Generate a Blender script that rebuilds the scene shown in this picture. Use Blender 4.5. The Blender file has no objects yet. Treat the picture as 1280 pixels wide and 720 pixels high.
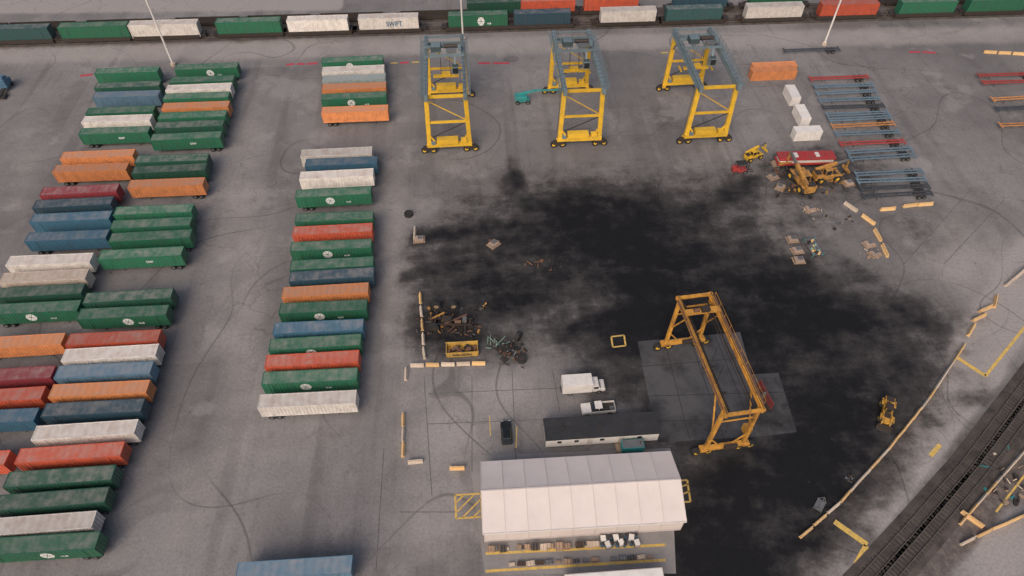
import bpy, math, random
import numpy as np
from mathutils import Vector, Matrix
random.seed(7)
scene=bpy.context.scene
COL=scene.collection
# ---------------------------------------------------------------- camera survey
F=853.0; TH=math.radians(49.5); H=103.0
CT,ST=math.cos(TH),math.sin(TH)
PSI=math.radians(4.0)
def G(u,v,z=0.0):
    a=(u-640)/F; b=(v-360)/F
    t=(H-z)/(ST+b*CT)
    return Vector((a*t,(CT-b*ST)*t,z))
cam=bpy.data.objects.new("camera",bpy.data.cameras.new("camera"))
COL.objects.link(cam); cam.location=(0,0,H); cam.rotation_euler=(math.pi/2-TH,0,0)
cam.data.sensor_width=36; cam.data.lens=F/1280*36; cam.data.clip_end=8000; cam.data.clip_start=1
scene.camera=cam
# ---------------------------------------------------------------- light
w=bpy.data.worlds.new("World"); scene.world=w; w.use_nodes=True
nt=w.node_tree; bg=nt.nodes["Background"]
sky=nt.nodes.new("ShaderNodeTexSky"); sky.sky_type='NISHITA'; sky.sun_disc=False
SEL,SAZ=math.radians(42),math.radians(200)
sky.sun_elevation=SEL; sky.sun_rotation=SAZ; sky.dust_density=6; sky.air_density=1.0; sky.ozone_density=0.8
nt.links.new(sky.outputs[0],bg.inputs[0]); bg.inputs[1].default_value=0.13
sd=bpy.data.lights.new("sun","SUN"); sd.energy=1.05; sd.angle=math.radians(35); sd.color=(1,0.87,0.78)
sun=bpy.data.objects.new("sun",sd); COL.objects.link(sun)
d=Vector((math.sin(SAZ)*math.cos(SEL),math.cos(SAZ)*math.cos(SEL),math.sin(SEL)))
sun.rotation_euler=d.to_track_quat('Z','Y').to_euler()
scene.view_settings.view_transform='Standard'; scene.view_settings.look='None'; scene.view_settings.exposure=0
# ---------------------------------------------------------------- materials
def N(nt,t,**k):
    n=nt.nodes.new(t)
    for a,b in k.items(): setattr(n,a,b)
    return n
MC={}
def paint(name,rgb,rough=0.55,metal=0.0,dirt=0.3,dirtcol=(0.10,0.085,0.07),scale=0.6,var=0.12):
    if name in MC: return MC[name]
    m=bpy.data.materials.new(name); m.use_nodes=True; nt=m.node_tree; L=nt.links
    b=nt.nodes["Principled BSDF"]; b.inputs["Roughness"].default_value=rough; b.inputs["Metallic"].default_value=metal
    tc=N(nt,"ShaderNodeTexCoord"); oi=N(nt,"ShaderNodeObjectInfo")
    add=N(nt,"ShaderNodeVectorMath",operation='ADD'); L.new(tc.outputs["Object"],add.inputs[0])
    mul=N(nt,"ShaderNodeMath",operation='MULTIPLY'); L.new(oi.outputs["Random"],mul.inputs[0]); mul.inputs[1].default_value=97
    L.new(mul.outputs[0],add.inputs[1])
    n1=N(nt,"ShaderNodeTexNoise"); n1.inputs["Scale"].default_value=scale; n1.inputs["Detail"].default_value=6; n1.inputs["Roughness"].default_value=0.7
    L.new(add.outputs[0],n1.inputs["Vector"])
    r=N(nt,"ShaderNodeMapRange"); r.inputs[1].default_value=0.42; r.inputs[2].default_value=0.75; r.inputs[4].default_value=dirt*1.6
    L.new(n1.outputs[0],r.inputs[0])
    mx=N(nt,"ShaderNodeMix",data_type='RGBA'); mx.inputs[6].default_value=(*rgb,1); mx.inputs[7].default_value=(*dirtcol,1)
    L.new(r.outputs[0],mx.inputs[0])
    hs=N(nt,"ShaderNodeHueSaturation"); L.new(mx.outputs[2],hs.inputs["Color"])
    r2=N(nt,"ShaderNodeMapRange"); r2.inputs[3].default_value=1-var; r2.inputs[4].default_value=1+var
    L.new(oi.outputs["Random"],r2.inputs[0]); L.new(r2.outputs[0],hs.inputs["Value"])
    L.new(hs.outputs[0],b.inputs["Base Color"])
    MC[name]=m; return m
YEL=paint("crane_yellow",(0.74,0.44,0.03),0.5,0,0.25)
ORG=paint("old_crane_orange",(0.60,0.29,0.045),0.6,0,0.6,(0.09,0.045,0.03),0.5)
TEAL=paint("teal_grey_steel",(0.16,0.22,0.245),0.5,0.1,0.3)
DTEAL=paint("dark_teal_steel",(0.05,0.08,0.09),0.5,0.1,0.3)
BLK=paint("black_rubber",(0.018,0.018,0.019),0.8,0,0.3,(0.05,0.045,0.04))
GRIME=paint("grimy_steel",(0.038,0.034,0.032),0.6,0.2,0.5,(0.09,0.05,0.032),1.5)
STEEL=paint("grey_steel",(0.22,0.22,0.22),0.45,0.5,0.3)
WHT=paint("white_paint",(0.70,0.66,0.62),0.45,0,0.22,(0.3,0.26,0.22))
GLASS=paint("dark_glass",(0.02,0.025,0.03),0.12,0,0.05)
BARR=paint("yellow_concrete",(0.70,0.43,0.17),0.8,0,0.45,(0.42,0.35,0.28),1.2)
BARW=paint("pale_concrete",(0.58,0.47,0.37),0.8,0,0.3,(0.3,0.25,0.2),1.2)
REDP=paint("red_paint",(0.40,0.035,0.035),0.5,0,.35)
BLUP=paint("blue_paint",(0.06,0.15,0.24),0.5)
TURQ=paint("turquoise_paint",(0.03,0.26,0.26),0.45)
WOOD=paint("pallet_wood",(0.36,0.25,0.17),0.85)
RUST=paint("rusty_steel",(0.16,0.07,0.04),0.85,0,0.5)
MARK=paint("white_marking",(0.72,0.72,0.70),0.6,0,0.2)
PGRN=paint("pale_green_paint",(0.25,0.38,0.30),0.6,0,.4)
YLINE=paint("worn_yellow_line",(0.68,0.44,0.09),0.8,0,0.5,(0.2,0.18,0.15),1.5,0)
RLINE=paint("worn_red_line",(0.45,0.04,0.07),0.8,0,0.25,(0.16,0.13,0.12),1.5,0)
JOINT=paint("dark_slab_joint",(0.08,0.076,0.075),0.9,0,0.7,(0.17,0.16,0.158),1.0,0)
JOINTD=paint("black_slab_joint",(0.025,0.025,0.026),0.9,0,0.4,(0.05,0.05,0.05),1.0,0)
# ---------------------------------------------------------------- mesh builder
class MB:
    def __init__(s): s.v=[];s.f=[];s.m=[];s.mats=[]
    def mi(s,mat):
        if mat not in s.mats: s.mats.append(mat)
        return s.mats.index(mat)
    def add(s,vs,fs,mat):
        o=len(s.v); s.v+= [tuple(p) for p in vs]; k=s.mi(mat)
        for f in fs: s.f.append([i+o for i in f]); s.m.append(k)
    def hexa(s,p,mat):
        s.add(p,[(3,2,1,0),(4,5,6,7),(0,1,5,4),(1,2,6,5),(2,3,7,6),(3,0,4,7)],mat)
    def box(s,c,sz,mat,rz=0.0):
        x,y,z=[a/2 for a in sz]
        P=[]
        for dz in(-z,z):
            for dx,dy in((-x,-y),(x,-y),(x,y),(-x,y)):
                X=dx*math.cos(rz)-dy*math.sin(rz); Y=dx*math.sin(rz)+dy*math.cos(rz)
                P.append((c[0]+X,c[1]+Y,c[2]+dz))
        s.hexa(P,mat)
    def taper(s,x0,x1,y0,y1,z0,X0,X1,Y0,Y1,z1,mat):
        s.hexa([(x0,y0,z0),(x1,y0,z0),(x1,y1,z0),(x0,y1,z0),(X0,Y0,z1),(X1,Y0,z1),(X1,Y1,z1),(X0,Y1,z1)],mat)
    def beam(s,p,q,w,h,mat):
        p=Vector(p);q=Vector(q);d=(q-p).normalized()
        up=Vector((0,0,1)) if abs(d.z)<0.95 else Vector((0,1,0))
        a=d.cross(up).normalized(); b=a.cross(d).normalized()
        P=[]
        for e in(p,q):
            for i,j in((-1,-1),(1,-1),(1,1),(-1,1)): P.append(e+a*(w/2*i)+b*(h/2*j))
        s.hexa(P,mat)
    def cyl(s,p,q,r,mat,n=14,r2=None):
        p=Vector(p);q=Vector(q);d=(q-p).normalized(); r2=r if r2 is None else r2
        up=Vector((0,0,1)) if abs(d.z)<0.95 else Vector((0,1,0))
        a=d.cross(up).normalized(); b=a.cross(d).normalized(); V=[]
        for e,rr in((p,r),(q,r2)):
            for i in range(n):
                t=2*math.pi*i/n; V.append(e+a*(rr*math.cos(t))+b*(rr*math.sin(t)))
        fs=[(i,(i+1)%n,n+(i+1)%n,n+i) for i in range(n)]+[tuple(range(n))[::-1],tuple(range(n,2*n))]
        s.add(V,fs,mat)
    def prism(s,prof,y0,y1,mat):
        n=len(prof); V=[(x,y0,z) for x,z in prof]+[(x,y1,z) for x,z in prof]
        s.add(V,[(i,(i+1)%n,n+(i+1)%n,n+i) for i in range(n)]+[tuple(range(n))[::-1],tuple(range(n,2*n))],mat)
    def strip(s,A,B,mat):
        n=len(A); s.add(list(A)+list(B),[(i,i+1,n+i+1,n+i) for i in range(n-1)],mat)
    def mesh(s,name):
        me=bpy.data.meshes.new(name); me.from_pydata(s.v,[],s.f)
        for m in s.mats: me.materials.append(m)
        me.polygons.foreach_set("material_index",s.m); me.update(); return me
    def obj(s,name,parent=None,bevel=0,loc=None):
        o=bpy.data.objects.new(name,s.mesh(name)); COL.objects.link(o)
        if parent: o.parent=parent
        if loc: o.location=loc
        if bevel:
            b=o.modifiers.new("bevel","BEVEL"); b.width=bevel; b.segments=2; b.limit_method='ANGLE'
        return o
def empty(name):
    o=bpy.data.objects.new(name,None); COL.objects.link(o); o.empty_display_size=0.5; return o
def part(name,me,parent,loc=(0,0,0),rot=(0,0,0)):
    o=bpy.data.objects.new(name,me); COL.objects.link(o); o.parent=parent; o.location=loc; o.rotation_euler=rot; return o
def tag(o,label,cat,group=None):
    o["label"]=label; o["category"]=cat
    if group:o["group"]=group
    return o
def copy_tree(src,parent=None):
    c=src.copy(); COL.objects.link(c)
    if parent: c.parent=parent; c.matrix_parent_inverse=src.matrix_parent_inverse.copy()
    for k in src.children: copy_tree(k,c)
    return c
TEMPL=[]
def templ(o): TEMPL.append(o); return o
def place(src,loc,rz,label,cat,group=None):
    c=copy_tree(src); c.location=loc; c.rotation_euler=(0,0,rz); tag(c,label,cat,group); return c
def kill(o):
    for k in list(o.children): kill(k)
    bpy.data.objects.remove(o)
def set_struct(o): o["kind"]="structure"; return o
TXT={}
def text_mesh(s,size,mat):
    key=(s,size)
    if key in TXT: return TXT[key]
    cu=bpy.data.curves.new("lettering","FONT"); cu.body=s; cu.size=size; cu.extrude=0.01; cu.align_x='CENTER'; cu.align_y='CENTER'; cu.offset=size*0.02
    o=bpy.data.objects.new("lettering",cu); COL.objects.link(o)
    dg=bpy.context.evaluated_depsgraph_get(); me=bpy.data.meshes.new_from_object(o.evaluated_get(dg))
    bpy.data.objects.remove(o); me.materials.clear(); me.materials.append(mat); TXT[key]=me; return me
def wheel_mesh(r,wd,rimmat=STEEL):
    m=MB(); m.cyl((0,-wd/2,0),(0,wd/2,0),r,BLK,18); m.cyl((0,-wd/2-.02,0),(0,wd/2+.02,0),r*.52,rimmat,12); return m.mesh("wheel")
W50=wheel_mesh(.5,.6); W36=wheel_mesh(.36,.25); W85=wheel_mesh(.85,.6,YEL); W80=wheel_mesh(.8,.55,YEL); W48=wheel_mesh(.48,.3)
# ---------------------------------------------------------------- ground
def lin(a,b,s): return list(np.arange(a,b+1e-6,s))
xs=np.array([-4000,-1500,-600,-300,-220]+lin(-184,184,0.9)+[220,300,600,1500,4000])
ys=np.array([-1500,-400,-100,0]+lin(18,232,0.9)+[260,330,600,1500,5000])
X,Y=np.meshgrid(xs,ys)
den=(Y*CT+H*ST); dep=np.where(den>1,den,1e9)
U=640+F*X/dep; V=360-F*(Y*ST-H*CT)/dep
V=np.where(den>1,V,5000)
R=np.zeros_like(X);Gm=np.zeros_like(X);Bm=np.zeros_like(X)
def blob(A,cx,cy,rx,ry,s,rot=0):
    c,n=math.cos(math.radians(rot)),math.sin(math.radians(rot))
    dx=(U-cx);dy=(V-cy); a=(dx*c+dy*n)/rx; b=(-dx*n+dy*c)/ry
    q=np.sqrt(a*a+b*b)
    A[:]=1-(1-A)*(1-s*np.exp(-q**2.0))
def seg(A,p,q,r,s):
    p=np.array(p,float);q=np.array(q,float);dd=q-p;t=np.clip(((U-p[0])*dd[0]+(V-p[1])*dd[1])/(dd@dd),0,1)
    D=np.hypot(U-p[0]-t*dd[0],V-p[1]-t*dd[1])/r
    A[:]=1-(1-A)*(1-s*np.exp(-D**4))
for a in [(700,300,90,46,.8),(620,292,60,36,.5),(555,320,50,40,.42),(800,290,90,42,.6),(860,350,100,50,.75),(750,345,90,40,.75),
          (960,350,80,45,.55),(1000,400,90,50,.7),(1120,420,90,45,.5),(870,405,90,45,.75),(915,480,110,75,.85),(1045,490,75,60,.78),
          (1030,580,75,75,.85),(940,620,105,75,.95),(930,710,120,60,.92),(1010,650,40,35,.6),(830,520,45,50,.5),(545,390,45,50,.6),(575,420,50,28,.6),(640,232,14,22,.5),
          (640,440,28,22,.5),(655,375,65,30,.6),(700,410,60,35,.45),(770,460,50,50,.5),(880,270,160,55,.4),(1140,480,60,60,.55),(700,240,150,35,.25),(990,240,60,40,.35),(1085,550,55,70,.65),
          (1000,218,60,25,.4),(740,265,60,30,.5),(600,350,60,28,.6),(1075,390,70,25,.5),(1215,495,26,16,.5),(870,690,60,50,.8),(800,405,60,30,.5),(1160,300,90,60,.18),(560,160,60,60,.15),(720,150,80,50,.15),(880,150,80,50,.18),(1080,180,80,60,.2),(440,330,30,160,.15)]: blob(R,*a)
for a in [((520,300),(640,280),9,.4),((505,345),(640,320),8,.4),((640,200),(660,260),8,.3),((700,420),(800,380),10,.4),((940,230),(820,290),12,.35),((1060,330),(1180,420),12,.3)]: seg(R,*a)
for a in [((-20,52),(300,42),12,.8),((300,42),(620,26),12,.8),((620,26),(1300,8),12,.8),((1083,740),(1304,470),34,.8),((1160,720),(1300,560),24,.8),((1210,560),(1300,480),16,.6)]: seg(Gm,*a)
for a in [(1000,220,70,22,.45),(1010,310,35,28,.4),(1090,290,40,30,.35),(1200,290,80,60,.35),(1230,200,60,60,.25),(680,325,60,16,.35)]: blob(Gm,*a)
for a in [((1015,705),(1222,455),22,1.0),((1040,715),(1235,465),18,1.0),((1130,720),(1200,640),10,.5),((-20,70),(1300,42),12,.5),((1225,440),(1300,330),40,1.0),((-20,8),(420,4),9,1.0)]: seg(Bm,*a)
Bm[:]=np.clip(Bm*1.25,0,1.3)
for a in [(495,330,30,170,.5),(555,540,60,60,.65),(640,490,60,35,.6),(1190,230,90,110,.3),(1200,330,70,40,.5),(540,660,60,60,.6),(1250,690,50,60,.9),(300,250,45,200,.4),(300,480,45,150,.4),(230,640,60,90,.35),(20,190,60,110,.35)]: blob(Bm,*a)
nx,ny=len(xs),len(ys)
verts=np.stack([X.ravel(),Y.ravel(),np.zeros(X.size)],1)
idx=np.arange(nx*ny).reshape(ny,nx)
faces=np.stack([idx[:-1,:-1].ravel(),idx[:-1,1:].ravel(),idx[1:,1:].ravel(),idx[1:,:-1].ravel()],1)
me=bpy.data.meshes.new("ground"); me.from_pydata(verts.tolist(),[],faces.tolist())
ca=me.color_attributes.new("mask","FLOAT_COLOR","POINT")
ca.data.foreach_set("color",np.stack([R.ravel(),Gm.ravel(),Bm.ravel(),np.ones(X.size)],1).astype(np.float32).ravel())
ground=bpy.data.objects.new("ground",me); COL.objects.link(ground); set_struct(ground)
def ground_mat(name):
    m=bpy.data.materials.new(name); m.use_nodes=True; nt=m.node_tree; L=nt.links; b=nt.nodes["Principled BSDF"]
    geo=N(nt,"ShaderNodeNewGeometry"); mp=N(nt,"ShaderNodeMapping"); mp.inputs["Rotation"].default_value=(0,0,-PSI); L.new(geo.outputs["Position"],mp.inputs[0])
    def noise(scale,detail=6,rough=.6,sc=None,off=0):
        n=N(nt,"ShaderNodeTexNoise"); n.inputs["Scale"].default_value=scale; n.inputs["Detail"].default_value=detail; n.inputs["Roughness"].default_value=rough
        src=mp.outputs[0]
        if sc or off:
            k=N(nt,"ShaderNodeVectorMath",operation='MULTIPLY_ADD'); k.inputs[1].default_value=sc or (1,1,1); k.inputs[2].default_value=(off,off,off); L.new(src,k.inputs[0]); src=k.outputs[0]
        L.new(src,n.inputs["Vector"]); return n.outputs[0]
    def rng(x,a,b_,c,d_):
        r=N(nt,"ShaderNodeMapRange"); r.interpolation_type='SMOOTHSTEP'
        for i,vv in zip((1,2,3,4),(a,b_,c,d_)): r.inputs[i].default_value=vv
        L.new(x,r.inputs[0]); return r.outputs[0]
    def mix(fac,A,B):
        x=N(nt,"ShaderNodeMix",data_type='RGBA')
        for s,i in((A,6),(B,7)):
            if isinstance(s,tuple): x.inputs[i].default_value=(*s,1)
            else: L.new(s,x.inputs[i])
        if isinstance(fac,float): x.inputs[0].default_value=fac
        else: L.new(fac,x.inputs[0])
        return x.outputs[2]
    def mth(op,a,b_):
        x=N(nt,"ShaderNodeMath",operation=op)
        for s,i in((a,0),(b_,1)):
            if isinstance(s,(int,float)): x.inputs[i].default_value=s
            else: L.new(s,x.inputs[i])
        return x.outputs[0]
    c=mix(rng(noise(.018,7,.62),.35,.65,0,1),(0.160,0.150,0.149),(0.238,0.223,0.219))
    vc=N(nt,"ShaderNodeTexVoronoi",distance='CHEBYCHEV'); vc.inputs["Scale"].default_value=.035; L.new(mp.outputs[0],vc.inputs["Vector"])
    sc_=N(nt,"ShaderNodeSeparateColor"); L.new(vc.outputs["Color"],sc_.inputs[0])
    hv=N(nt,"ShaderNodeHueSaturation"); L.new(c,hv.inputs["Color"]); L.new(rng(sc_.outputs[0],0,1,.90,1.08),hv.inputs["Value"]); c=hv.outputs[0]
    c=mix(rng(noise(.25,6,.72),.5,.72,0,.45),c,(0.105,0.098,0.097))
    c=mix(rng(noise(1,5,.6,sc=(.22,.012,1)),.5,.68,0,.5),c,(0.11,0.103,0.103))
    c=mix(rng(noise(1,5,.7,sc=(.9,.05,1)),.55,.75,0,.4),c,(0.11,0.103,0.103))
    c=mix(rng(noise(.09,5,.6,off=40),.56,.66,0,.45),c,(0.30,0.28,0.272))
    at=N(nt,"ShaderNodeAttribute",attribute_name="mask"); sp=N(nt,"ShaderNodeSeparateColor"); L.new(at.outputs["Color"],sp.inputs[0])
    nl=noise(.12,7,.68)
    lt=rng(mth('ADD',sp.outputs[2],mth('MULTIPLY',mth('SUBTRACT',nl,.5),.9)),.05,.85,0,.88)
    c=mix(lt,c,(0.335,0.305,0.290))
    so=rng(mth('ADD',sp.outputs[1],mth('MULTIPLY',mth('SUBTRACT',noise(.3,6,.7),.5),.9)),.25,.8,0,.85)
    c=mix(so,c,mix(rng(noise(.8,5,.7),.4,.65,0,1),(0.085,0.068,0.06),(0.16,0.13,0.112)))
    for (s_,o_,wd,am) in ((.012,3,.0016,.55),(.019,77,.0022,.45),(.03,150,.003,.4),(.022,230,.003,.4)):
        nn=noise(s_,1,.4,off=o_); ab=mth('ABSOLUTE',mth('SUBTRACT',nn,.5),0); l_=rng(ab,wd*.3,wd,am,0)
        l_=mth('MULTIPLY',l_,rng(noise(.02,2,.5,off=o_*2),.45,.6,0,1))
        c=mix(l_,c,(0.05,0.048,0.048))
    vo=N(nt,"ShaderNodeTexVoronoi",feature='DISTANCE_TO_EDGE'); vo.inputs["Scale"].default_value=.14
    wob=N(nt,"ShaderNodeTexNoise"); wob.inputs["Scale"].default_value=.3; wob.inputs["Detail"].default_value=4; L.new(mp.outputs[0],wob.inputs["Vector"])
    k=N(nt,"ShaderNodeVectorMath",operation='MULTIPLY_ADD'); L.new(wob.outputs["Color"],k.inputs[0]); k.inputs[1].default_value=(5,5,0); L.new(mp.outputs[0],k.inputs[2]); L.new(k.outputs[0],vo.inputs["Vector"])
    cr=rng(vo.outputs["Distance"],0.004,0.016,.4,0)
    c=mix(mth('MULTIPLY',cr,rng(noise(.03,3),.48,.62,0,1)),c,(0.065,0.06,0.058))
    # black staining: wide brownish soot film, then the dense black core
    n1=noise(.055,8,.66,off=11); n2=noise(.35,6,.72,off=5); n3=noise(1,6,.65,sc=(.06,.25,1),off=21)
    a=mth('ADD',sp.outputs[0],mth('MULTIPLY',mth('SUBTRACT',n1,.5),1.15))
    a=mth('ADD',a,mth('MULTIPLY',mth('SUBTRACT',n2,.5),.7))
    a=mth('ADD',a,mth('MULTIPLY',mth('SUBTRACT',n3,.5),.6))
    gate=rng(sp.outputs[0],0.01,.25,0,1)
    film=mth('MULTIPLY',rng(a,.02,.60,0,.72),gate); c=mix(film,c,(0.030,0.027,0.026))
    st=mth('MULTIPLY',rng(a,.28,.92,0,.98),gate)
    st=mth('MULTIPLY',st,rng(n2,.25,.5,.88,1.0))
    c=mix(st,c,(0.0075,0.0075,0.009))
    c=mix(rng(noise(.6,4,.6),.68,.74,0,.5),c,(0.055,0.052,0.052))
    fine=noise(2.2,4,.8); c2=N(nt,"ShaderNodeHueSaturation"); L.new(c,c2.inputs["Color"]); L.new(rng(fine,.3,.7,.84,1.14),c2.inputs["Value"])
    L.new(c2.outputs[0],b.inputs["Base Color"]); L.new(rng(st,0,1,.9,.7),b.inputs["Roughness"])
    b.inputs["Specular IOR Level"].default_value=.2
    return m
me.materials.append(ground_mat("asphalt_ground"))
def sheet(name,pts,mat,z):
    m=MB(); m.add([(*G(u,v).xy,z) for u,v in pts],[tuple(range(len(pts)))[::-1]],mat); o=m.obj(name); set_struct(o); return o
PAD=paint("stained_concrete_pad",(0.075,0.074,0.078),0.8,0,0.8,(0.010,0.010,0.011),0.13,0)
sheet("concrete_pad",[(797,427),(822,553),(955,545),(996,540),(973,466),(940,468),(925,415)],PAD,0.006)
CONC=paint("pale_concrete_apron",(0.25,0.232,0.224),0.85,0,0.45,(0.13,0.12,0.115),0.15,0)
sheet("concrete_apron",[(586,570),(606,717),(845,717),(838,560)],CONC,0.004)
# ---------------------------------------------------------------- painted markings
pm=MB()
def line(p,q,wd=.35,mat=YLINE,z=.012):
    a=G(*p);b=G(*q); dd=(b-a).normalized(); n=Vector((-dd.y,dd.x,0))*(wd/2)
    pm.add([(*(a-n).xy,z),(*(b-n).xy,z),(*(b+n).xy,z),(*(a+n).xy,z)],[(0,1,2,3)],mat)
for p,q,wd in [((1195,446),(1232,470),.8),((1232,470),(1284,405),.5),((1043,652),(1084,681),.9),((1083,682),(1070,706),.8),((1163,570),(1175,556),.7),
             ((764,421),(780,419),.3),((780,419),(782,432),.3),((782,432),(766,434),.3),((766,434),(764,421),.3),
             ((569,619),(601,617),.3),((601,617),(603,646),.3),((603,646),(570,648),.3),((570,648),(569,619),.3),((571,640),(592,619),.25),((578,647),(601,624),.25),((570,628),(580,619),.25),((592,646),(602,636),.25),
             ((847,601),(859,600),.3),((859,600),(863,627),.3),((863,627),(849,628),.3),((847,610),(861,605),.25),((848,620),(862,614),.25),
             ((607,692),(832,681),.4),((607,714),(832,700),.4),((612,520),(613,545),.15),((646,533),(645,560),.15),
             ((1245,640),(1284,590),.3)]: line(p,q,wd)
for p,q in [((358,81),(368,80)),((371,80),(381,80)),((384,80),(397,79)),((598,79),(613,79)),((616,79),(637,79)),((1136,65),(1150,65)),((1153,65),(1170,66)),((100,95),(116,93)),((500,79),(511,78))]: line(p,q,.95,RLINE,.016)
for u,v in [(488,79),(515,78),(826,66)]: line((u,v),(u+9,v-.5),.6,YLINE,.016)
for p,q in [((590,470),(590,590)),((640,462),(645,575)),((690,460),(700,515)),((535,492),(700,485)),((535,530),(690,524)),((530,470),(540,620)),((1180,330),(1255,250)),((1130,330),(1215,235)),((500,640),(570,640)),((480,560),(470,715))]: line(p,q,.13,JOINT,.008)
for p,q in [((830,424),(862,549)),((862,421),(905,547)),((893,418),(945,545)),((803,458),(935,447)),((811,495),(984,490)),((817,527),(990,520))]: line(p,q,.14,JOINTD,.011)
mk=pm.obj("painted_ground_markings"); set_struct(mk)
# ---------------------------------------------------------------- railway tracks
RAIL=paint("rail_steel",(0.19,0.155,0.135),0.5,0.4,0.5); SLP=paint("tarred_sleeper",(0.032,0.027,0.024),0.9,0,.5,(0.09,.075,.065),.3)
BAL=paint("muddy_ballast",(0.085,0.069,0.061),0.95,0,0.8,(0.03,0.026,0.024),.35,0)
def track(pts,name="railway_track"):
    P=[G(*p) for p in pts]; m=MB()
    for a,b in zip(P,P[1:]):
        dd=(b-a); Ls=dd.length; dd.normalize(); n=Vector((-dd.y,dd.x,0))
        m.hexa([a-n*2.3,b-n*2.3,b+n*2.3,a+n*2.3,a-n*1.4+Vector((0,0,.2)),b-n*1.4+Vector((0,0,.2)),b+n*1.4+Vector((0,0,.2)),a+n*1.4+Vector((0,0,.2))],BAL)
        t=0
        while t<Ls:
            c=a+dd*t+n*random.uniform(-.08,.08); m.box((c.x,c.y,.17),(.24,2.5+random.uniform(-.15,.1),.12),SLP,math.atan2(dd.y,dd.x)+random.uniform(-.08,.08)); t+=random.uniform(.6,.85)
        for s in(-.72,.72): m.beam(a+n*s+Vector((0,0,.33)),b+n*s+Vector((0,0,.33)),.09,.16,RAIL)
    o=m.obj(name); set_struct(o)
track([(1066,740),(1134,665),(1204,585),(1304,452)]); track([(1096,740),(1157,671),(1224,592),(1304,486)])
track([(-60,56),(1340,14)]); track([(-60,40),(1340,-1)])
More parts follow.
